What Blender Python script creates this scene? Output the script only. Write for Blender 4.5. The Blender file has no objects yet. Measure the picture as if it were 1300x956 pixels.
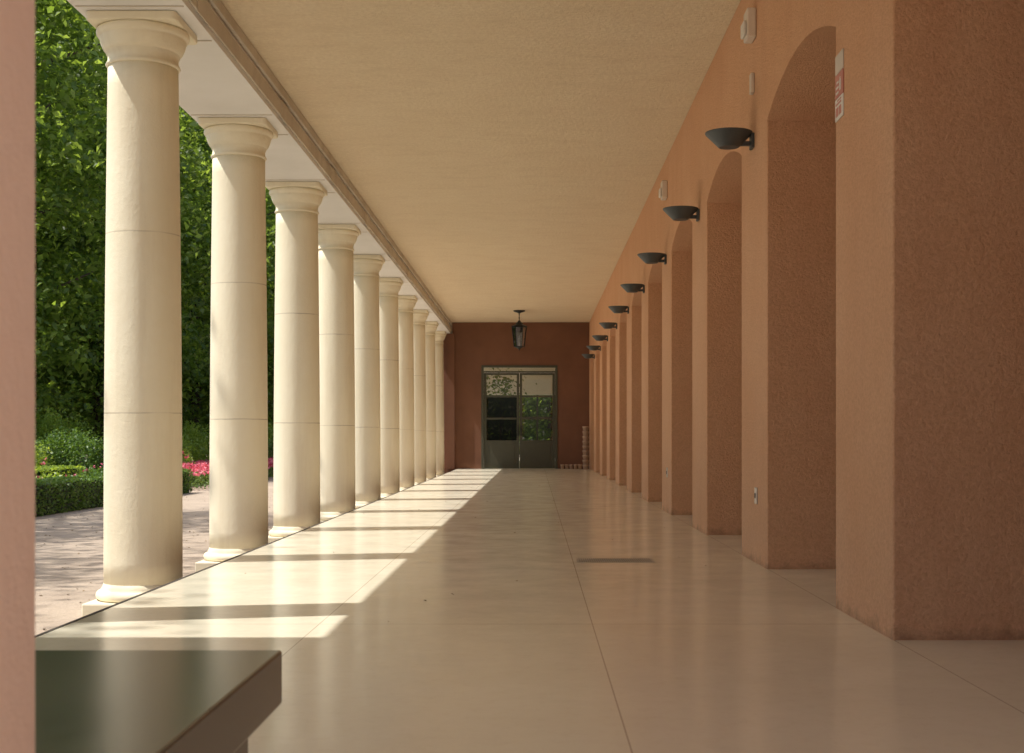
import bpy, math, random
import numpy as np
from mathutils import Vector
random.seed(7); rng=np.random.default_rng(11)
C=bpy.context.scene.collection
h=0.92; F=1700.0
XR=1.77*h; XC=-2.73*h; XF=-2.5*h; XCOL=-3.2*h
ZC=4.755*h; ZB=4.385*h; ZG=-0.42*h; YW=40.0; YS=-2.4; YR=.6; YE=54.0
def Yc(k): return 10.07+3.25*(k-1)
def Yp(k): return 9.97+3.30*(k-1)
ORD=['','nearest','second','third','fourth','fifth','sixth','seventh','eighth','ninth','tenth','eleventh','twelfth','thirteenth','fourteenth','fifteenth','sixteenth']
# ---------- mesh builder
class MB:
    def __init__(s): s.v=[]; s.f=[]
    def box(s,x0,y0,z0,x1,y1,z1):
        n=len(s.v)
        s.v+=[(x0,y0,z0),(x1,y0,z0),(x1,y1,z0),(x0,y1,z0),(x0,y0,z1),(x1,y0,z1),(x1,y1,z1),(x0,y1,z1)]
        s.f+=[tuple(n+i for i in q) for q in ((0,3,2,1),(4,5,6,7),(0,1,5,4),(1,2,6,5),(2,3,7,6),(3,0,4,7))]
        return s
    def prism(s,pts,z0,z1):
        n=len(s.v); k=len(pts)
        s.v+=[(x,y,z0) for x,y in pts]+[(x,y,z1) for x,y in pts]
        for i in range(k): j=(i+1)%k; s.f.append((n+i,n+j,n+k+j,n+k+i))
        s.f.append(tuple(n+i for i in range(k))[::-1]); s.f.append(tuple(n+k+i for i in range(k)))
        return s
    def lathe(s,prof,cx=0,cy=0,seg=40,cap=True,ph=0):
        n=len(s.v)
        for r,z in prof:
            for i in range(seg):
                a=2*math.pi*i/seg+ph
                s.v.append((cx+r*math.cos(a),cy+r*math.sin(a),z))
        for j in range(len(prof)-1):
            for i in range(seg):
                a=n+j*seg+i; b=n+j*seg+(i+1)%seg
                s.f.append((a,b,b+seg,a+seg))
        if cap:
            s.f.append(tuple(n+i for i in range(seg))[::-1])
            s.f.append(tuple(n+(len(prof)-1)*seg+i for i in range(seg)))
        return s
    def tube(s,p0,p1,r0,r1=None,seg=8):
        if r1 is None: r1=r0
        p0=Vector(p0); p1=Vector(p1); d=(p1-p0).normalized()
        u=d.orthogonal().normalized(); w=d.cross(u); n=len(s.v)
        for p,r in ((p0,r0),(p1,r1)):
            for i in range(seg):
                a=2*math.pi*i/seg; q=p+u*math.cos(a)*r+w*math.sin(a)*r; s.v.append(tuple(q))
        for i in range(seg):
            s.f.append((n+i,n+(i+1)%seg,n+seg+(i+1)%seg,n+seg+i))
        s.f.append(tuple(n+i for i in range(seg))[::-1]); s.f.append(tuple(n+seg+i for i in range(seg)))
        return s
    def build(s,name,m,parent=None,smooth=False,bevel=0,loc=None):
        me=bpy.data.meshes.new(name); me.from_pydata(s.v,[],s.f); me.update()
        me.materials.append(m)
        if smooth: me.polygons.foreach_set('use_smooth',[True]*len(me.polygons))
        o=bpy.data.objects.new(name,me); C.objects.link(o)
        if parent: o.parent=parent
        if loc: o.location=loc
        if bevel:
            b=o.modifiers.new('b','BEVEL'); b.width=bevel; b.segments=2; b.limit_method='ANGLE'; b.angle_limit=0.7
        return o
def tag(o,label=None,cat=None,group=None,kind=None):
    if label: o['label']=label
    if cat: o['category']=cat
    if group: o['group']=group
    if kind: o['kind']=kind
    return o
def empty(name,loc,label,cat,group=None,rz=0):
    o=bpy.data.objects.new(name,None); C.objects.link(o); o.location=loc; o.rotation_euler=(0,0,rz)
    o.empty_display_size=0.1
    return tag(o,label,cat,group)
def copy_tree(o,parent=None):
    c=o.copy(); C.objects.link(c)
    if parent: c.parent=parent
    for ch in list(o.children): copy_tree(ch,c)
    return c
# ---------- materials
def newmat(name):
    m=bpy.data.materials.new(name); m.use_nodes=True
    return m,m.node_tree.nodes,m.node_tree.links
def mixc(N,L,fac,a,b,bt='MIX'):
    x=N.new('ShaderNodeMix'); x.data_type='RGBA'; x.blend_type=bt
    for i,val in ((0,fac),(6,a),(7,b)):
        if isinstance(val,bpy.types.NodeSocket): L.new(val,x.inputs[i])
        elif i==0: x.inputs[0].default_value=val
        else: x.inputs[i].default_value=(*val,1)
    return x.outputs[2]
def noise(N,L,pos,scale,detail=4,rough=.55,stretch=None):
    n=N.new('ShaderNodeTexNoise'); n.inputs['Scale'].default_value=scale; n.inputs['Detail'].default_value=detail; n.inputs['Roughness'].default_value=rough
    if stretch:
        mp=N.new('ShaderNodeMapping'); mp.inputs['Scale'].default_value=stretch; L.new(pos,mp.inputs[0]); pos=mp.outputs[0]
    L.new(pos,n.inputs['Vector']); return n.outputs[0]
def ramp(N,L,f,a,b):
    r=N.new('ShaderNodeMapRange'); r.inputs[1].default_value=a; r.inputs[2].default_value=b; r.clamp=True
    L.new(f,r.inputs[0]); return r.outputs[0]
def math_(N,L,op,a,b=None,c=None):
    x=N.new('ShaderNodeMath'); x.operation=op
    for i,val in enumerate((a,b,c)):
        if val is None: continue
        if isinstance(val,bpy.types.NodeSocket): L.new(val,x.inputs[i])
        else: x.inputs[i].default_value=val
    return x.outputs[0]
def plaster(name,base,dark,rough=.9,bs=60,bstr=.3,bd=.01,mott=1.3,basedirt=None,streak=None,fine=None,joints=None):
    m,N,L=newmat(name); P=N['Principled BSDF']; P.inputs['Roughness'].default_value=rough
    g=N.new('ShaderNodeNewGeometry').outputs['Position']
    n1=ramp(N,L,noise(N,L,g,mott,5,.6),.35,.68)
    col=mixc(N,L,n1,base,dark)
    if streak:
        n2=ramp(N,L,noise(N,L,g,1.0,4,.6,streak[0]),.5,.72)
        n2=math_(N,L,'MULTIPLY',n2,streak[2]); col=mixc(N,L,n2,col,streak[1])
    if fine:
        n3=ramp(N,L,noise(N,L,g,fine[0],3,.7),.35,.7); col=mixc(N,L,math_(N,L,'MULTIPLY',n3,fine[1]),col,fine[2] if len(fine)>2 else dark)
    if basedirt or joints:
        sp=N.new('ShaderNodeSeparateXYZ'); L.new(g,sp.inputs[0])
    if basedirt:
        z=math_(N,L,'ADD',sp.outputs[2],math_(N,L,'MULTIPLY',noise(N,L,g,6,4,.75),-.26))
        f=ramp(N,L,z,-.07,-.16); col=mixc(N,L,math_(N,L,'MULTIPLY',f,.5),col,basedirt)
    if joints:
        wob=math_(N,L,'MULTIPLY',math_(N,L,'SUBTRACT',noise(N,L,g,6,2,.5),.5),.012)
        zz=math_(N,L,'ADD',sp.outputs[2],wob)
        for j in joints:
            q=math_(N,L,'ABSOLUTE',math_(N,L,'SUBTRACT',zz,j))
            f=ramp(N,L,q,.0065,.002); f=math_(N,L,'MULTIPLY',f,ramp(N,L,noise(N,L,g,3,2,.5),.25,.6)); col=mixc(N,L,math_(N,L,'MULTIPLY',f,.6),col,(.30,.22,.13))
    L.new(col,P.inputs['Base Color'])
    b=N.new('ShaderNodeBump'); b.inputs['Strength'].default_value=bstr; b.inputs['Distance'].default_value=bd
    L.new(noise(N,L,g,bs,5,.7),b.inputs['Height']); L.new(b.outputs[0],P.inputs['Normal'])
    return m
def plain(name,col,rough=.5,metal=0,var=.15,scale=8,bstr=.0):
    m,N,L=newmat(name); P=N['Principled BSDF']; P.inputs['Roughness'].default_value=rough; P.inputs['Metallic'].default_value=metal
    g=N.new('ShaderNodeNewGeometry').outputs['Position']
    n1=noise(N,L,g,scale,4,.6)
    c=mixc(N,L,n1,tuple(x*(1-var) for x in col),tuple(min(1,x*(1+var)) for x in col)); L.new(c,P.inputs['Base Color'])
    if bstr:
        b=N.new('ShaderNodeBump'); b.inputs['Strength'].default_value=bstr; b.inputs['Distance'].default_value=.01; L.new(noise(N,L,g,scale*6,4,.6),b.inputs['Height']); L.new(b.outputs[0],P.inputs['Normal'])
    return m
M={}
M['salmon']=plaster('salmon_stucco',(.90,.54,.32),(.85,.475,.265),bs=60,bstr=.8,bd=.025,mott=1.0,basedirt=(.22,.10,.055),fine=(60,.55,(.62,.30,.16)),streak=((3,3,.6),(.76,.39,.22),.35))
M['recess']=plaster('low_bounce_recess_stucco',(.34,.17,.10),(.28,.14,.08),bs=60,bstr=.6)  # recess back wall darkened to cut bounce light onto the pier sides
M['endwall']=plaster('shade_toned_stucco',(.23,.108,.064),(.19,.088,.052),bs=55,bstr=.4,bd=.02,basedirt=(.12,.05,.03))  # salmon wall darkened: deep shade of the far end put into its colour
M['pinkpost']=plaster('pink_stucco',(.96,.76,.68),(.93,.71,.63),bs=40,bstr=.3)
M['ceil']=plaster('ceiling_plaster',(.96,.81,.58),(.92,.76,.53),bs=28,bstr=.9,bd=.03,mott=1.5,streak=((2.5,6.0,1),(.78,.62,.41),.4),fine=(24,.55,(.76,.60,.40)))
M['beamface']=plaster('beam_plaster',(.72,.65,.54),(.60,.53,.43),bs=30,bstr=.3,streak=((1,2.5,1),(.42,.35,.28),.5))
M['white']=plaster('white_plaster',(.88,.86,.83),(.82,.80,.76),bs=30,bstr=.15)
M['column']=plaster('column_render',(.92,.85,.66),(.88,.80,.60),rough=.7,bs=18,bstr=.32,bd=.015,mott=1.6,streak=((5,5,.5),(.72,.61,.43),.5),fine=(14,.35),joints=(ZG+1.62*h,ZG+3.07*h))
M['darkmetal']=plain('dark_metal',(.035,.04,.042),.42,.6)
M['doorpaint']=plain('door_paint',(.075,.078,.055),.45,.1)
M['lampgrey']=plain('lamp_grey',(.075,.085,.09),.5,.3,.1)
M['offwhite']=plain('off_white_plastic',(.75,.65,.55),.5)
M['edge']=plain('dark_edging',(.07,.06,.05),.7)
M['pot']=plain('pale_clay',(.62,.42,.30),.8)
M['red']=plain('faded_red_print',(.60,.24,.19),.5); M['signwhite']=plain('sign_white',(.8,.76,.70),.5); M['signgrey']=plain('sign_grey',(.66,.58,.50),.5)
M['bark']=plaster('bark',(.10,.075,.05),(.05,.04,.03),bs=12,bstr=.8,bd=.05,mott=6)
def floor_mat():
    m,N,L=newmat('polished_stone_floor'); P=N['Principled BSDF']
    g=N.new('ShaderNodeNewGeometry').outputs['Position']
    sp=N.new('ShaderNodeSeparateXYZ'); L.new(g,sp.inputs[0]); X,Y=sp.outputs[0],sp.outputs[1]
    col=mixc(N,L,ramp(N,L,noise(N,L,g,.9,6,.65),.3,.7),(.94,.90,.75),(.89,.84,.68))
    col=mixc(N,L,math_(N,L,'MULTIPLY',ramp(N,L,noise(N,L,g,14,7,.85),.5,.72),.30),col,(.68,.58,.41))
    W=1.35
    xi=math_(N,L,'FLOOR',math_(N,L,'DIVIDE',math_(N,L,'SUBTRACT',X,.309*h),W)); yi=math_(N,L,'FLOOR',math_(N,L,'DIVIDE',math_(N,L,'SUBTRACT',Y,Yp(1)-.05),3.3))
    cb=N.new('ShaderNodeCombineXYZ'); L.new(xi,cb.inputs[0]); L.new(yi,cb.inputs[1])
    wn=N.new('ShaderNodeTexWhiteNoise'); L.new(cb.outputs[0],wn.inputs[0])
    col=mixc(N,L,math_(N,L,'MULTIPLY',wn.outputs[0],.10),col,(.64,.53,.38))
    def line(v,off,per,w):
        q=math_(N,L,'DIVIDE',math_(N,L,'SUBTRACT',v,off),per)
        fr=math_(N,L,'ABSOLUTE',math_(N,L,'SUBTRACT',math_(N,L,'FRACT',math_(N,L,'ADD',q,.5)),.5))
        return math_(N,L,'LESS_THAN',math_(N,L,'MULTIPLY',fr,per),w)
    ln=math_(N,L,'MAXIMUM',line(X,.309*h,W,.003),line(Y,Yp(1)-.05,3.3,.005))
    col=mixc(N,L,math_(N,L,'MULTIPLY',ln,.55),col,(.30,.22,.14))
    L.new(col,P.inputs['Base Color'])
    r=ramp(N,L,noise(N,L,g,2.5,5,.7),.3,.7); rr=math_(N,L,'ADD',math_(N,L,'MULTIPLY',r,.10),.13); L.new(rr,P.inputs['Roughness'])
    P.inputs['Specular IOR Level'].default_value=.6
    b=N.new('ShaderNodeBump'); b.inputs['Strength'].default_value=.05; b.inputs['Distance'].default_value=.01; L.new(noise(N,L,g,9,4,.6),b.inputs['Height']); L.new(b.outputs[0],P.inputs['Normal'])
    return m
M['floor']=floor_mat()
def gravel_mat():
    m,N,L=newmat('gravel'); P=N['Principled BSDF']; P.inputs['Roughness'].default_value=.95
    g=N.new('ShaderNodeNewGeometry').outputs['Position']
    col=mixc(N,L,ramp(N,L,noise(N,L,g,.8,6,.7),.3,.7),(.58,.48,.38),(.45,.36,.28))
    col=mixc(N,L,math_(N,L,'MULTIPLY',ramp(N,L,noise(N,L,g,30,4,.8),.45,.7),.5),col,(.26,.20,.15))
    L.new(col,P.inputs['Base Color'])
    b=N.new('ShaderNodeBump'); b.inputs['Strength'].default_value=.7; b.inputs['Distance'].default_value=.02; L.new(noise(N,L,g,45,4,.8),b.inputs['Height']); L.new(b.outputs[0],P.inputs['Normal'])
    return m
M['gravel']=gravel_mat()
M['soil']=plaster('planting_soil',(.07,.11,.035),(.08,.06,.035),bs=15,bstr=.8,bd=.05,mott=3)
def leafmat(name,cols,trans=.45,tint=(2.0,1.8,.7),shade=.5):
    m,N,L=newmat(name); N.remove(N['Principled BSDF'])
    ge=N.new('ShaderNodeNewGeometry')
    cr=N.new('ShaderNodeValToRGB'); L.new(ge.outputs['Random Per Island'],cr.inputs[0])
    e=cr.color_ramp.elements; e[0].color=(*cols[0],1); e[1].color=(*cols[-1],1)
    for i in range(1,len(cols)-1):
        x=e.new(i/(len(cols)-1)); x.color=(*cols[i],1)
    big=ramp(N,L,noise(N,L,ge.outputs['Position'],.9,3,.6),.42,.6)
    col=mixc(N,L,math_(N,L,'MULTIPLY',big,shade),cr.outputs[0],tuple(c*.5 for c in cols[0]))
    d=N.new('ShaderNodeBsdfPrincipled'); d.inputs['Roughness'].default_value=.42; L.new(col,d.inputs['Base Color'])
    t=N.new('ShaderNodeBsdfTranslucent'); tc=mixc(N,L,1.0,col,tint,'MULTIPLY'); L.new(tc,t.inputs[0])
    mx=N.new('ShaderNodeMixShader'); mx.inputs[0].default_value=trans; L.new(d.outputs[0],mx.inputs[1]); L.new(t.outputs[0],mx.inputs[2])
    L.new(mx.outputs[0],N['Material Output'].inputs[0]); return m
M['leafA']=leafmat('leaf_green',[(.11,.18,.045),(.16,.255,.065),(.24,.345,.10),(.13,.21,.05)],.52,(2.2,2.0,.7),.35)
M['leafB']=leafmat('leaf_dark',[(.08,.14,.037),(.12,.20,.055),(.18,.27,.075)],.48,shade=.4)
M['hedge']=leafmat('hedge_leaf',[(.08,.16,.035),(.12,.22,.055),(.18,.30,.075)],.3,shade=.2)
M['lime']=leafmat('lime_leaf',[(.20,.31,.055),(.28,.41,.08),(.38,.50,.12)],.4,shade=.25)
M['pink']=leafmat('pink_petal',[(.75,.08,.16),(.88,.30,.38),(.75,.05,.09)],.25,(1,1,1),0)
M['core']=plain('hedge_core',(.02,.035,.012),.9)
def glass(name,tint,gl):
    m,N,L=newmat(name); N.remove(N['Principled BSDF'])
    t=N.new('ShaderNodeBsdfTransparent'); t.inputs[0].default_value=(*tint,1)
    g=N.new('ShaderNodeBsdfGlossy'); g.inputs['Roughness'].default_value=.01; g.inputs[0].default_value=(.85,.9,.95,1)
    tn=noise(N,L,N.new('ShaderNodeNewGeometry').outputs['Position'],3,1,.5)
    b=N.new('ShaderNodeBump'); b.inputs['Strength'].default_value=.03; b.inputs['Distance'].default_value=.01; L.new(tn,b.inputs['Height']); L.new(b.outputs[0],g.inputs['Normal'])
    mx=N.new('ShaderNodeMixShader'); mx.inputs[0].default_value=gl; L.new(t.outputs[0],mx.inputs[1]); L.new(g.outputs[0],mx.inputs[2])
    L.new(mx.outputs[0],N['Material Output'].inputs[0]); return m
M['glass']=glass('door_glass',(.24,.23,.18),.03)
M['glassB']=glass('clear_door_glass',(.80,.80,.74),.04)
M['lantglass']=glass('lantern_glass',(.35,.45,.55),.35)
# ---------- leaves
def leafmesh(name,cen,size,mat,parent=None,up=.4,aspect=.55,loc=None):
    n=len(cen); nr=rng.normal(size=(n,3)); nr[:,2]=np.abs(nr[:,2])+up; nr/=np.linalg.norm(nr,axis=1)[:,None]
    t=rng.normal(size=(n,3)); t-=nr*(t*nr).sum(1)[:,None]; t/=np.linalg.norm(t,axis=1)[:,None]
    w=np.cross(nr,t); s=(size*rng.uniform(.6,1.35,n))[:,None]
    bend=nr*s*.18
    V=np.stack([cen-t*s*.5-bend,cen+w*s*.5*aspect+t*s*.05,cen+t*s*.5-bend,cen-w*s*.5*aspect+t*s*.05],1).reshape(-1,3)
    me=bpy.data.meshes.new(name); me.vertices.add(4*n); me.vertices.foreach_set('co',V.ravel())
    me.loops.add(4*n); me.loops.foreach_set('vertex_index',np.arange(4*n)); me.polygons.add(n)
    me.polygons.foreach_set('loop_start',np.arange(0,4*n,4)); me.polygons.foreach_set('loop_total',np.full(n,4))
    me.update(calc_edges=True); me.materials.append(mat)
    o=bpy.data.objects.new(name,me); C.objects.link(o)
    if parent: o.parent=parent
    if loc: o.location=loc
    return o
def crown_points(R,z0,z1,nclump,per,cs):
    pts=[]
    for i in range(nclump):
        d=rng.normal(size=3); d/=np.linalg.norm(d); r=rng.uniform(.3,1.0)**.5
        zc=(z0+z1)/2; hz=(z1-z0)/2
        c=np.array([d[0]*R*r,d[1]*R*r,zc+d[2]*hz*r])
        c[:2]*=1+.22*math.sin(3*math.atan2(d[1],d[0])+c[2])
        k=int(per*rng.uniform(.5,1.5)); sp=cs*rng.uniform(.6,1.4)
        p=rng.normal(size=(k,3))*np.array([sp,sp,sp*.24])
        p[:,2]-=.2*(p[:,0]**2+p[:,1]**2)/sp
        pts.append(c+p)
    return np.concatenate(pts)
def make_tree(loc,label,R,H,z0,lm,leaf,nclump=150,per=150,cs=.75,zb=.22,group='tall trees behind the garden hedges'):
    t=empty('garden_tree',loc,label,'tree',group)
    mb=MB(); mb.tube((0,0,-.1),(.15,.1,H*.35),.30,.22,12); mb.tube((.15,.1,H*.35),(0,-.1,H*.75),.22,.09,10)
    for i in range(9):
        a=i*2.4; z=H*(zb+.05*i); e=(R*.75*math.cos(a),R*.75*math.sin(a),z+R*.45)
        mb.tube((.1,.05,z),(e[0]*.5,e[1]*.5,z+R*.28),.11,.07,7); mb.tube((e[0]*.5,e[1]*.5,z+R*.28),e,.07,.02,6)
    mb.build('trunk',M['bark'],t,True)
    leafmesh('crown',crown_points(R,z0,H,nclump,per,cs),leaf,M[lm],t)
    return t
# ================= SETTING
o=MB().box(-400,-200,ZG-.5,300,500,ZG).build('ground',M['gravel'])
tag(o,'gravel path and ground beside the colonnade','ground',kind='structure')
o=MB().box(XF,YS,ZG+.004,XR+1.3,62,0).build('floor',M['floor']); tag(o,'polished cream stone floor of the covered walk','floor',kind='structure')
o=MB().box(XF-.022,YS,ZG+.004,XF-.002,62,.002).build('floor_edging',M['edge']); tag(o,'thin dark edging along the open side of the stone floor','edging',kind='structure')
o=MB().box(XC+.003,YR,ZC,XR-.003,YE,ZC+.3).build('ceiling',M['ceil']); tag(o,'sand coloured plaster ceiling over the walk','ceiling',kind='structure')
o=MB().box(-3.6*h,YR,5.45*h+.003,XR+1.6,YE,5.7*h).build('roof',M['white']); tag(o,'flat roof slab above the colonnade','roof',kind='structure')
o=MB().box(-22,-10,ZG+.0,-9.0,120,ZG+.006).build('planting_bed',M['soil']); tag(o,'planted green ground under the garden trees','planting bed',kind='structure')
# beam
bt=empty('entablature_beam',(0,0,0),'long white beam carried by the row of cream columns','beam')
MB().box(-3.62*h,YR,ZB,XC,YE,5.45*h).build('beam_body',M['white'],bt)
m=MB(); m.box(XC+.001,YR,ZB+.05,XC+.022,YE,ZB+.19); m.build('fascia_strip',M['beamface'],bt,bevel=.006)
m=MB(); m.box(XC+.001,YR,ZB+.24,XC+.036,YE,ZC-.003); m.build('crown_moulding',M['beamface'],bt,bevel=.006)
m=MB()
for k in range(-1,14):
    for s in (-.42,.42): m.box(-3.6*h,Yc(k)+s-.008,ZB-.006,XC-.02,Yc(k)+s+.008,ZB-.001)
m.build('soffit_batten',M['beamface'],bt)
m=MB()
for k in range(-1,14): m.box(XC+.023,Yc(k)-.2,ZB+.03,XC+.030,Yc(k)+.2,ZB+.205)
m.build('joint_cover',M['beamface'],bt,bevel=.003)
t=empty('sun_block_canopy',(-3.62*h,0,0),'added unseen canopy blocking the sun left of the near end','canopy')
MB().box(-3.4,.9,5.0*h,-.004,5.6,5.4*h).build('sun_block_slab',M['white'],t)  # added slab outside the view, keeps sun off the near floor
o=MB().box(.95,.15,.002,XR-.003,.45,5.4*h).build('light_block_wall',M['salmon']); tag(o,'added unseen salmon wall right of the viewer, blocking light from behind','wall')  # added wall outside the view, keeps light from behind off the near pier
# arcade wall
aw=empty('arcade_wall',(XR,0,0),'salmon stucco wall of deep piers and shallow arches along the right','wall')
PT=.58; ZS=3.42*h; RISE=.21*h; D=1.1; K0=-2; K1=14
for k in range(K0,K1):
    yc=Yp(k); c=.009
    MB().prism([(c,yc-PT),(D,yc-PT),(D,yc+PT),(c,yc+PT),(.003,yc+PT-.003),(0,yc+PT-c),(0,yc-PT+c),(.003,yc-PT+.003)],0,ZS).build('pier',M['salmon'],aw)
m=MB()
def quad(m,a,b,c,d):
    n=len(m.v); m.v+=[a,b,c,d]; m.f.append((n,n+1,n+2,n+3))
for k in range(K0,K1):
    y0,y1=Yp(k)-PT,Yp(k)+PT
    quad(m,(0,y0,ZS),(0,y0,ZC+.2),(0,y1,ZC+.2),(0,y1,ZS))
    if k<K1-1:
        a=y1; b=Yp(k+1)-PT; n=20; w=(b-a)/2; Rr=(w*w+RISE*RISE)/(2*RISE)
        f=lambda y:ZS+math.sqrt(max(0,Rr*Rr-(y-(a+b)/2)**2))-(Rr-RISE)
        for i in range(n):
            p,q=a+(b-a)*i/n,a+(b-a)*(i+1)/n
            quad(m,(0,p,f(p)),(0,p,ZC+.2),(0,q,ZC+.2),(0,q,f(q)))
            quad(m,(0,p,f(p)),(0,q,f(q)),(D,q,f(q)),(D,p,f(p)))
m.build('arched_spandrel',M['salmon'],aw)
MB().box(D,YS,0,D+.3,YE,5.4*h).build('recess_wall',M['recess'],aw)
MB().box(.004,YS,ZC+.2,D,YE,5.4*h).build('upper_wall',M['salmon'],aw)
# end wall
ew=empty('end_wall',(0,YW,0),'stucco wall with deep shade in its colour closing the far end of the walk','wall')
DX0,DX1,DH=-1.74*h,.74*h,3.36*h
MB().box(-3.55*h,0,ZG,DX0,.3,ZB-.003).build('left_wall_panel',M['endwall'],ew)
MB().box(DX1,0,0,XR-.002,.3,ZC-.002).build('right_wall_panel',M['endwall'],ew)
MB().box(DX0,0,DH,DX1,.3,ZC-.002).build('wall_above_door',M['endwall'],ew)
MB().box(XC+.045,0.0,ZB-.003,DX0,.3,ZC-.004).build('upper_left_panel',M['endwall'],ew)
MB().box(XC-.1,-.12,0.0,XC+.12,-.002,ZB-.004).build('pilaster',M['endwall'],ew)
pw=empty('far_hall_wall',(0,YE-.4,0),'pale wall with a barred garden opening seen through the glazed door','wall')
MB().box(XC,0,0,-2.1,.3,ZC-.002).build('left_wall_panel',M['white'],pw)
MB().box(.95,0,0,XR-.002,.3,ZC-.002).build('right_wall_panel',M['white'],pw)
MB().box(-2.1,0,2.65,.95,.3,ZC-.002).build('lintel_panel',M['white'],pw)
m=MB()
for x in (-.9,.10): m.box(x-.035,.02,0,x+.035,.12,2.648)
m.box(-2.098,.04,1.72,.948,.10,1.78)
m.build('glazing_bar',M['doorpaint'],pw)
t=empty('potted_tree',(-1.25,48.5,0),'potted tree standing in the hall behind the left door leaf','potted tree')
MB().lathe([(.16,0),(.22,.38),(.25,.38),(.25,.44),(.20,.44),(.19,.36),(0,.36)],seg=20).build('pot',M['pot'],t)
MB().tube((0,0,.36),(.03,0,2.3),.035,.02).tube((.03,0,2.0),(.3,0,2.8),.015,.006).tube((.03,0,2.0),(-.3,.1,2.9),.015,.006).build('stem',M['bark'],t,True)
leafmesh('crown',rng.normal(size=(300,3))*np.array([.36,.3,.34])+np.array([0,0,2.75]),.15,M['leafB'],t)
# door
d=empty('double_door',((DX0+DX1)/2,YW+.06,0),'dark olive grey glazed double door in the far end wall','door')
w=(DX1-DX0)/2; m=MB()
m.box(-w+.002,-.08,0,-w+.075,.06,DH-.002).box(w-.075,-.08,0,w-.002,.06,DH-.002).box(-w+.075,-.08,DH-.07,w-.075,.06,DH-.002).box(-w+.075,-.08,3.12*h,w-.075,.06,3.17*h)
m.build('door_frame',M['doorpaint'],d,bevel=.004)
MB().box(-w+.08,-.005,3.17*h+.002,w-.08,.005,DH-.073).build('transom_pane',M['glassB'],d)
for sgn in (-1,1):
    x0,x1=(-w+.08,-.006) if sgn<0 else (.006,w-.08)
    m=MB(); st=.075; T=3.11*h
    m.box(x0,-.03,.01,x0+st,.03,T).box(x1-st,-.03,.01,x1,.03,T)
    for a,b in ((.01,.92*h),(1.6*h,1.66*h),(2.32*h,2.38*h),(T-.06,T)):
        m.box(x0+st,-.028,a,x1-st,.028,b)
    m.box(x0+st+.07,-.04,.1,x1-st-.07,-.029,.92*h-.09)
    lf=m.build('door_leaf',M['doorpaint'],d,bevel=.004)
    for i,(a,b) in enumerate(((.92*h,1.6*h),(1.66*h,2.32*h),(2.38*h,T-.06))):
        MB().box(x0+st,-.004,a,x1-st,.004,b).build('window_pane',M['glass' if (sgn<0 and i<2) else 'glassB'],lf)
    xh=(x1-.04) if sgn<0 else (x0+.04)
    MB().tube((xh,-.09,1.0),(xh,-.09,1.28),.011).tube((xh,-.09,1.03),(xh,-.03,1.03),.008).tube((xh,-.09,1.25),(xh,-.03,1.25),.008).build('door_handle',M['darkmetal'],lf,True)
# columns
def rsq(a,r,n=6):
    p=[]
    for sx,sy,a0 in ((1,1,0),(-1,1,90),(-1,-1,180),(1,-1,270)):
        for i in range(n+1):
            q=math.radians(a0+90*i/n); p.append((sx*(a-r)+r*math.cos(q),sy*(a-r)+r*math.sin(q)))
    return p
def make_column():
    t=empty('stone_column',(0,0,0),'','column','cream stone columns of the colonnade')
    MB().box(-.38*h,-.38*h,0,.38*h,.38*h,.11*h).build('plinth',M['column'],t,bevel=.012)
    prof=[(.365*h,.11*h)]
    for i in range(9):
        a=-math.pi/2+math.pi*i/8; prof.append(((.335+.037*math.cos(a))*h,(.15+.04*math.sin(a))*h))
    prof+=[(.327*h,.193*h),(.327*h,.210*h),(.317*h,.222*h),(.311*h,.245*h)]
    MB().lathe(prof,seg=64).build('base_moulding',M['column'],t,True)
    dz=(ZB-ZG)-4.876*h
    z0=.245*h; z1=4.50*h+dz; prof=[]
    for i in range(25):
        z=z0+(z1-z0)*i/24; u=i/24; prof.append((h*(.311-.033*u**1.7),z))
    MB().lathe(prof,seg=64).build('shaft',M['column'],t,True)
    prof=[(.278,4.50),(.288,4.502),(.296,4.516),(.288,4.532),(.279,4.535),(.279,4.595),(.289,4.60),(.289,4.617),(.297,4.62),(.316,4.645),(.333,4.685),(.343,4.725),(.343,4.735),(.354,4.74),(.366,4.757),(.369,4.777),(.364,4.797),(.354,4.803)]
    cp=MB().lathe([(a*h,b*h+dz) for a,b in prof],seg=64).build('capital',M['column'],t,True)
    MB().prism(rsq(.362*h,.05*h),4.804*h+dz,4.874*h+dz).build('abacus',M['column'],cp,bevel=.012)
    return t
c0=make_column()
for k in range(-1,14):
    if k==-1: o=c0
    else: o=copy_tree(c0)
    o.location=(XCOL,Yc(k),ZG)
    if k<1: o['label']='cream stone column at the near end, %s'%['beside the viewer under the added canopy','last before those in full view'][k+1]
    elif k<=10: o['label']='cream stone column, %s of the ten in view from the front'%('nearest' if k==1 else ORD[k])
    else:
        o['label']='cream stone column beyond the glazed door and end wall'; o['group']='columns beyond the end wall'
    o.rotation_euler=(0,0,0 if k%2 else math.pi)
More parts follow.
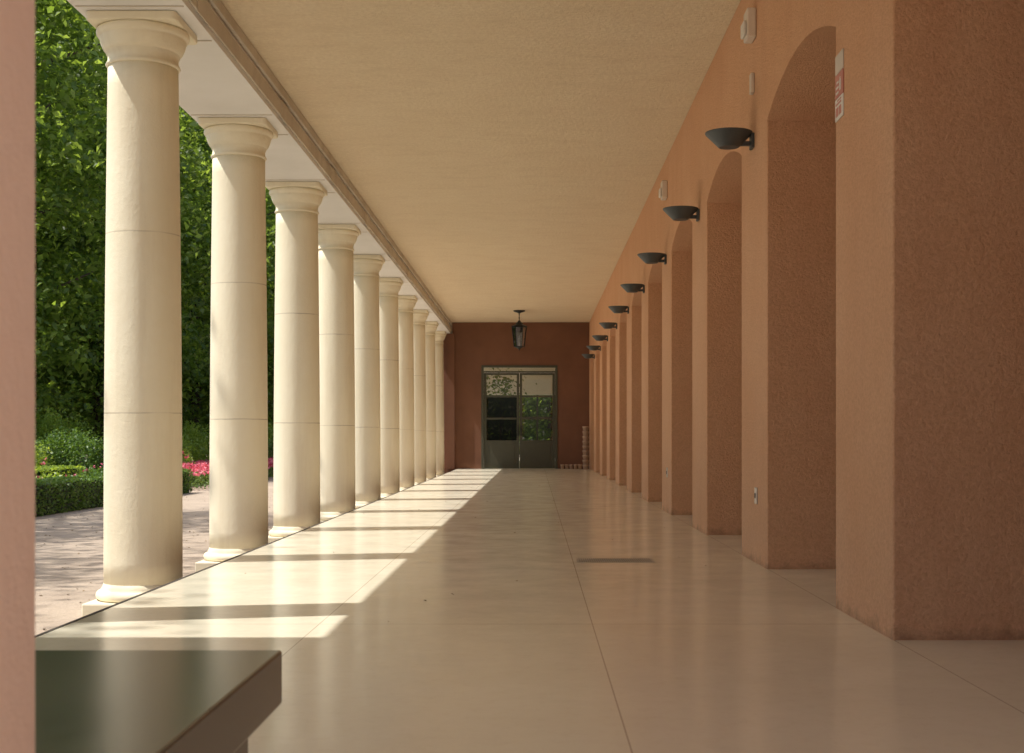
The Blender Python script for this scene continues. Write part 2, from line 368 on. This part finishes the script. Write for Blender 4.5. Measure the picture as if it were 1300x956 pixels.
# wall lamps
def make_lamp():
    t=empty('wall_lamp',(0,0,0),'','wall lamp','bowl shaped wall lamps on the piers')
    cx=-.19*h-.010
    prof=[(.0,0),(.080*h,0),(.086*h,.004),(.186*h,.105*h),(.190*h,.112*h),(.190*h,.120*h),(.183*h,.120*h),(.08*h,.012*h),(0,.011*h)]
    MB().lathe(prof,cx,0,40,False).build('lamp_bowl',M['lampgrey'],t)
    MB().box(-.025,-.05,-.01,-.001,.05,.11*h).box(-.10,-.018,.012,-.025,.018,.045).build('wall_bracket',M['lampgrey'],t,bevel=.004)
    MB().tube((cx,0,.03),(cx,0,.085),.035,.02,12).build('bulb',M['signwhite'],t,True)
    return t
l0=make_lamp()
for k in range(1,10):
    o=l0 if k==1 else copy_tree(l0)
    o.location=(XR,Yp(k),3.35*h); o['label']='dark grey bowl wall lamp on salmon pier, %s of nine from the front'%ORD[k]
for k,lab in ((1,'off white box light high on the pier above the nearest lamp'),(3,'off white box light high on the pier above the third lamp')):
    t=empty('emergency_light',(XR,Yp(k)-.05,4.32*h),lab,'emergency light','box lights high on the salmon wall')
    MB().box(-.07,-.09,-.11,-.001,.09,.11).build('housing',M['offwhite'],t,bevel=.012)
    MB().box(-.095,-.07,-.085,-.071,.07,.02).build('diffuser',M['signwhite'],t,bevel=.01)
t=empty('junction_box',(XR,Yp(1)-.02,3.86*h),'small upright box on the pier between box light and nearest lamp','junction box')
MB().box(-.03,-.035,-.075,-.001,.035,.075).build('housing',M['offwhite'],t,bevel=.006)
for k,lab in ((1,'small pale power socket low on the pier under the nearest lamp'),(3,'small pale power socket low on the pier under the third lamp')):
    t=empty('wall_socket',(XR,Yp(k)-.15,.54*h),lab,'socket','power sockets low on the piers')
    MB().box(-.012,-.045,-.06,-.001,.045,.06).build('cover_plate',M['offwhite'],t,bevel=.004)
    MB().tube((-.016,0,0),(-.0125,0,0),.02,seg=16).build('socket_hole',M['edge'],t)
# notice on nearest pier
t=empty('wall_notice',(XR,Yp(0)+.47,0),'narrow grey, faded red and white notice on the nearest pier','sign')
for a,b,c in [(3.23,3.12,'signgrey'),(3.115,2.98,'red'),(2.975,2.85,'signwhite')]: MB().box(-.008,-.09,b*h,-.001,.085,a*h).build('notice_panel',M[c],t,bevel=.001)
m=MB(); m.box(-.0105,-.05,3.01*h,-.0085,-.02,3.07*h).box(-.0105,-.042,3.07*h,-.0085,-.028,3.085*h).box(-.0105,.0,3.00*h,-.0085,.06,3.012*h).box(-.0105,.0,3.03*h,-.0085,.06,3.042*h).box(-.0105,.0,3.06*h,-.0085,.045,3.072*h)
m.build('white_symbol',M['signwhite'],t)
m=MB(); m.box(-.0105,-.06,2.87*h,-.0085,-.01,2.92*h).box(-.0105,.01,2.87*h,-.0085,.06,2.92*h).box(-.0105,-.06,2.935*h,-.0085,.06,2.945*h).box(-.0105,-.06,2.955*h,-.0085,.03,2.962*h)
m.build('red_symbol',M['red'],t)
# hanging lantern
t=empty('hanging_lantern',(-.46*h,36.3,ZC),'dark glazed lantern hanging from the ceiling before the door','lantern')
MB().lathe([(.16,-.001),(.15,-.03),(.05,-.06),(.02,-.08)],seg=24).build('ceiling_rose',M['darkmetal'],t,True)
m=MB()
for i in range(4): 
    m.tube((0,0,-.08-.05*i),(0,0,-.13-.05*i),.010 if i%2 else .016,seg=8)
m.build('chain',M['darkmetal'],t)
MB().lathe([(.025,-.27),(.05,-.31),(.09,-.33),(.10,-.37),(.21,-.42),(.22,-.44),(.205,-.45)],seg=6).build('cap',M['darkmetal'],t)
m=MB()
for i in range(6):
    a=i*math.pi/3; c,s=math.cos(a),math.sin(a)
    m.tube((.20*c,.20*s,-.45),(.14*c,.14*s,-.98),.011,seg=6)
    a2=a+math.pi/3; m.tube((.14*c,.14*s,-.98),(.14*math.cos(a2),.14*math.sin(a2),-.98),.012,seg=6)
    m.tube((.20*c,.20*s,-.455),(.20*math.cos(a2),.20*math.sin(a2),-.455),.012,seg=6)
m.lathe([(.135,-.985),(.06,-1.02),(.02,-1.05),(.005,-1.09)],seg=12)
m.build('frame',M['darkmetal'],t)
MB().lathe([(.192,-.455),(.134,-.978)],seg=6,cap=False).build('glass_panel',M['lantglass'],t)
MB().tube((0,0,-.98),(0,0,-.78),.02,seg=10).tube((0,0,-.78),(0,0,-.68),.03,.008,seg=10).build('bulb_holder',M['signwhite'],t,True)
# floor drain
t=empty('floor_grating',(.655*h,10.06,0),'flat grey brown metal drain strip set in the stone floor at right','drain')
MB().box(-.29,-.18,.0005,.29,.18,.0015).build('frame_plate',plain('grating_grey',(.40,.35,.28),.9,0),t)
m=MB()
for i in range(34): m.box(-.27+i*.016,-.16,.0018,-.27+i*.016+.006,.16,.0020)
m.build('slot',plain('slot_brown',(.30,.26,.20),.9),t)
# bench
def benchmat():
    m,N,L=newmat('dark_bench_stone'); P=N['Principled BSDF']
    g=N.new('ShaderNodeNewGeometry').outputs['Position']
    c=mixc(N,L,ramp(N,L,noise(N,L,g,2.5,3,.5),.42,.62),(.115,.115,.09),(.095,.098,.078))
    c=mixc(N,L,math_(N,L,'MULTIPLY',ramp(N,L,noise(N,L,g,4,3,.6,(1,.4,1)),.60,.66),.6),c,(.045,.04,.032)); L.new(c,P.inputs['Base Color'])
    P.inputs['Roughness'].default_value=.22
    P.inputs['Specular IOR Level'].default_value=.5; return m
M['bench']=benchmat()
t=empty('low_bench',(-1.1,2.45,0),'dark low bench in the near left corner of the walk','bench')
MB().box(-.6,-.52,.33,.54,.52,.45).build('seat',M['bench'],t,bevel=.006)
for x in (-.5,.34): MB().box(x,-.45,0,x+.14,.45,.329).build('leg',M['bench'],t,bevel=.005)
o=MB().box(-.98,1.30,0,-.630,1.70,ZC-.003).build('near_post',M['pinkpost'],bevel=.012); tag(o,'pink stucco post at the left edge right before the viewer','post')
# pots
for i in range(5):
    t=empty('clay_pot',(DX1+.14+.13*i,YW-.16,0),'small pale clay pot on the floor, %s from the door'%ORD[i+1].replace('nearest','first'),'pot','small pots by the far wall')
    MB().lathe([(.03,0),(.045,.0),(.055,.10),(.06,.10),(.06,.13),(.05,.13),(.045,.03)],seg=16).build('pot_body',M['pot'],t,True)
for i in range(9):
    t=empty('stacked_pot',(XR-.14,YW-.85,.14*i),'pale clay pot in the tall stack, %s from the floor'%ORD[i+1].replace('nearest','first'),'pot','pots stacked in the far right corner')
    MB().lathe([(.05,0),(.07,.0),(.09,.10),(.10,.10),(.10,.139),(.085,.139),(.07,.03)],seg=18).build('pot_body',M['pot'],t,True)
# leaf litter
cen=np.stack([rng.uniform(XF+.1,XR-.1,36),rng.uniform(5.0,30,36),np.full(36,.008)],1)
o=leafmesh('leaf_litter',cen,.022,plain('dry_leaf',(.16,.10,.05),.8),up=4); tag(o,'tiny dry leaves scattered over the stone floor','leaf litter',kind='stuff')
cen=np.stack([rng.uniform(-8.1,XF-.2,1200),rng.uniform(8,45,1200),np.full(1200,ZG+.012)],1)
o=leafmesh('path_leaf_litter',cen,.035,plain('path_leaf',(.24,.16,.08),.8),up=4); tag(o,'dry leaves scattered over the gravel path','leaf litter',kind='stuff')
# hedges
def hedge(x0,x1,y0,y1,ht,label,dens=520,mat='hedge'):
    t=empty('clipped_hedge',((x0+x1)/2,(y0+y1)/2,ZG),label,'hedge','low clipped garden hedges')
    a,b=(x1-x0)/2,(y1-y0)/2
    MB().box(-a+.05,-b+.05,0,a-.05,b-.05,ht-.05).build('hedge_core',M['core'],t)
    P=[]
    def face(n,f): P.append(f(rng.uniform(size=(n,2))))
    j=lambda q:q+rng.normal(size=q.shape)*.016
    face(int(4*a*b*dens),lambda u:j(np.stack([(u[:,0]*2-1)*a,(u[:,1]*2-1)*b,np.full(len(u),ht-.02)],1)))
    for s in (-1,1):
        face(int(2*b*ht*dens),lambda u:j(np.stack([np.full(len(u),s*(a-.02)),(u[:,0]*2-1)*b,u[:,1]*ht],1)))
        face(int(2*a*ht*dens),lambda u:j(np.stack([(u[:,0]*2-1)*a,np.full(len(u),s*(b-.02)),u[:,1]*ht],1)))
    leafmesh('foliage',np.concatenate(P),.065,M[mat],t,up=.1,aspect=.65)
hedge(-8.95,-8.2,12,32,.57,'long dark clipped hedge nearest the gravel path')
hedge(-11.1,-10.4,16,31,.66,'clipped hedge behind the one along the path',mat='lime')
hedge(-14,-8.96,31.4,32,.55,'short hedge closing the far end of the planting bed')
def shrub(x,y,r,ht,label,mat,fl=0):
    t=empty('garden_shrub',(x,y,ZG),label,'shrub','flowering shrubs between the hedges')
    n=int(2200*r*ht*2)
    d=rng.normal(size=(n,3)); d/=np.linalg.norm(d,axis=1)[:,None]; rr=rng.uniform(.35,1,n)[:,None]**.5
    p=d*rr*np.array([r,r,ht/2])*(1+.2*np.sin(5*np.arctan2(d[:,1],d[:,0]))[:,None])+np.array([0,0,ht/2]); p[:,2]=np.maximum(p[:,2],.02)
    leafmesh('foliage',p,.085,M[mat],t)
    mb=MB()
    for i in range(5):
        a=i*1.26; mb.tube((0,0,0),(r*.5*math.cos(a),r*.5*math.sin(a),ht*.7),.015,.006,6)
    mb.build('stem',M['bark'],t)
    if fl:
        q=d[:fl]*np.array([r,r,ht/2])*1.03+np.array([0,0,ht/2]); q=q[q[:,2]>ht*.35]
        q=np.repeat(q,5,0)+rng.normal(size=(len(q)*5,3))*.025
        leafmesh('blossom',q,.06,M['pink'],t,aspect=.9)
spots=[(-9.7,23.5,.45,.5,'hedge',0),(-9.7,27,.45,.6,'lime',20),(-9.8,30,.5,.65,'hedge',30),(-12.2,29,.9,1.15,'lime',30),(-12.9,32.5,1.0,1.35,'lime',40),(-12.6,36.5,1.1,1.5,'hedge',0),(-10.6,37.5,.9,1.1,'lime',40),(-14.2,34.5,1.0,2.0,'lime',0),(-11.4,42,1.0,1.4,'lime',0),(-14.6,40,1.3,2.1,'lime',0),(-13,26.5,.9,1.4,'lime',30),(-12.3,47,1.2,1.8,'lime',0),(-9.6,48,.9,1.2,'hedge',0),(-10.8,54,1.2,1.8,'lime',0),(-16.8,38,1.3,2.4,'lime',0)]
for i,s in enumerate(spots):
    kind={'lime':'bright lime','hedge':'dark green'}[s[4]]; fl='with pink flowers' if s[5] else 'without flowers'
    shrub(s[0],s[1],s[2],s[3],'%s shrub %s in the garden bed, %s in order of distance'%(kind,fl,ORD[i+1].replace('nearest','first')),s[4],s[5])
n=5000; cen=np.stack([rng.uniform(-10.4,-8.3,n),rng.uniform(33,50,n),ZG+rng.uniform(.02,.45,n)],1)
o=leafmesh('flower_bed_foliage',cen,.09,M['hedge']); tag(o,'green foliage of the pink flower bed past the hedge','flower bed foliage',kind='stuff')
n=5500; cen=np.stack([rng.uniform(-10.4,-8.3,n),rng.uniform(33,50,n),ZG+rng.uniform(.38,.62,n)],1)
o=leafmesh('flower_bed',cen,.09,M['pink'],aspect=.9); tag(o,'mass of pink bedding flowers past the end of the hedge','flower bed',kind='stuff')
# trees
ta=make_tree((0,0,ZG),'',4.8,17,1.5,'leafA',.25,270,140,.78)
tb=make_tree((0,0,ZG),'',5.4,20,1.3,'leafB',.26,280,150,.9)
tl=[(ta,-18.0,42.5,0,1.12),(tb,-23.0,50,0,1.15),(ta,-17.6,54,2,1.1),(tb,-23,63,1,1.2),(ta,-17,67,4,1.15),(tb,-29,70,3,1.3),(ta,-17.5,80,1,1.2),(tb,-30,84,5,1.3),(ta,-22,88,3,1.3),(tb,-15,93,2,1.2),(tb,-7,80,1,1),(ta,1,76,3,1),(tb,-29,57,2,1.3)]
for i,(src,x,y,r,s) in enumerate(tl):
    o=src if i<2 else copy_tree(src)
    o.location=(x,y,ZG); o.rotation_euler=(0,0,r*1.1); o.scale=(s,s,s)
    o['label']='tall broad leafed green tree behind the hedges, %s nearest of the garden trees'%(ORD[i+1] if i else 'very')
tc=make_tree((0,0,ZG),'',4.0,18,9,'leafA',.2,64,150,.7,zb=.42,group='high crowned trees along the path')
for i,(x,y,r) in enumerate([(-15.4,5.5,0),(-15.0,12.5,2),(-15.4,19,4)]):
    o=tc if i==0 else copy_tree(tc)
    o.location=(x,y,ZG); o.rotation_euler=(0,0,r*1.1)
    o['label']='high crowned tree shading the gravel path, %s along the hedge'%ORD[i+1].replace('nearest','first')
n=70000; cen=np.stack([rng.uniform(-70,20,n),rng.uniform(102,114,n),ZG+rng.uniform(0,34,n)],1)
o=leafmesh('distant_wood',cen,.75,M['leafB']); tag(o,'dense dark green woodland far behind the garden trees','woodland',kind='stuff')
# ================= light
SL=.20
v=Vector((1,SL,-1.714))
sun=bpy.data.lights.new('sun','SUN'); sun.energy=5; sun.angle=math.radians(.53); sun.color=(1,.95,.87)
so=bpy.data.objects.new('sun',sun); C.objects.link(so); so.rotation_euler=v.to_track_quat('-Z','Y').to_euler()
W=bpy.data.worlds.new('World'); bpy.context.scene.world=W; W.use_nodes=True; N=W.node_tree.nodes; L=W.node_tree.links
s=N.new('ShaderNodeTexSky'); s.sky_type='NISHITA'; s.sun_disc=False; s.sun_elevation=math.atan2(1.714,math.hypot(1,SL)); s.sun_rotation=math.atan2(-1,-SL); s.dust_density=3
L.new(s.outputs[0],N['Background'].inputs[0]); N['Background'].inputs[1].default_value=.15
# camera
cd=bpy.data.cameras.new('camera'); cam=bpy.data.objects.new('camera',cd); C.objects.link(cam)
cam.location=(0,0,h); cam.rotation_euler=(math.pi/2,0,0); cd.sensor_width=36; cd.lens=F/1300*36
cd.shift_x=-29/1300; cd.shift_y=78/1300; cd.clip_end=1000; cd.clip_start=.05
cd.dof.use_dof=True; cd.dof.focus_distance=14; cd.dof.aperture_fstop=8
sc=bpy.context.scene; sc.camera=cam
sc.view_settings.view_transform='Standard'; sc.view_settings.look='None'; sc.view_settings.exposure=0
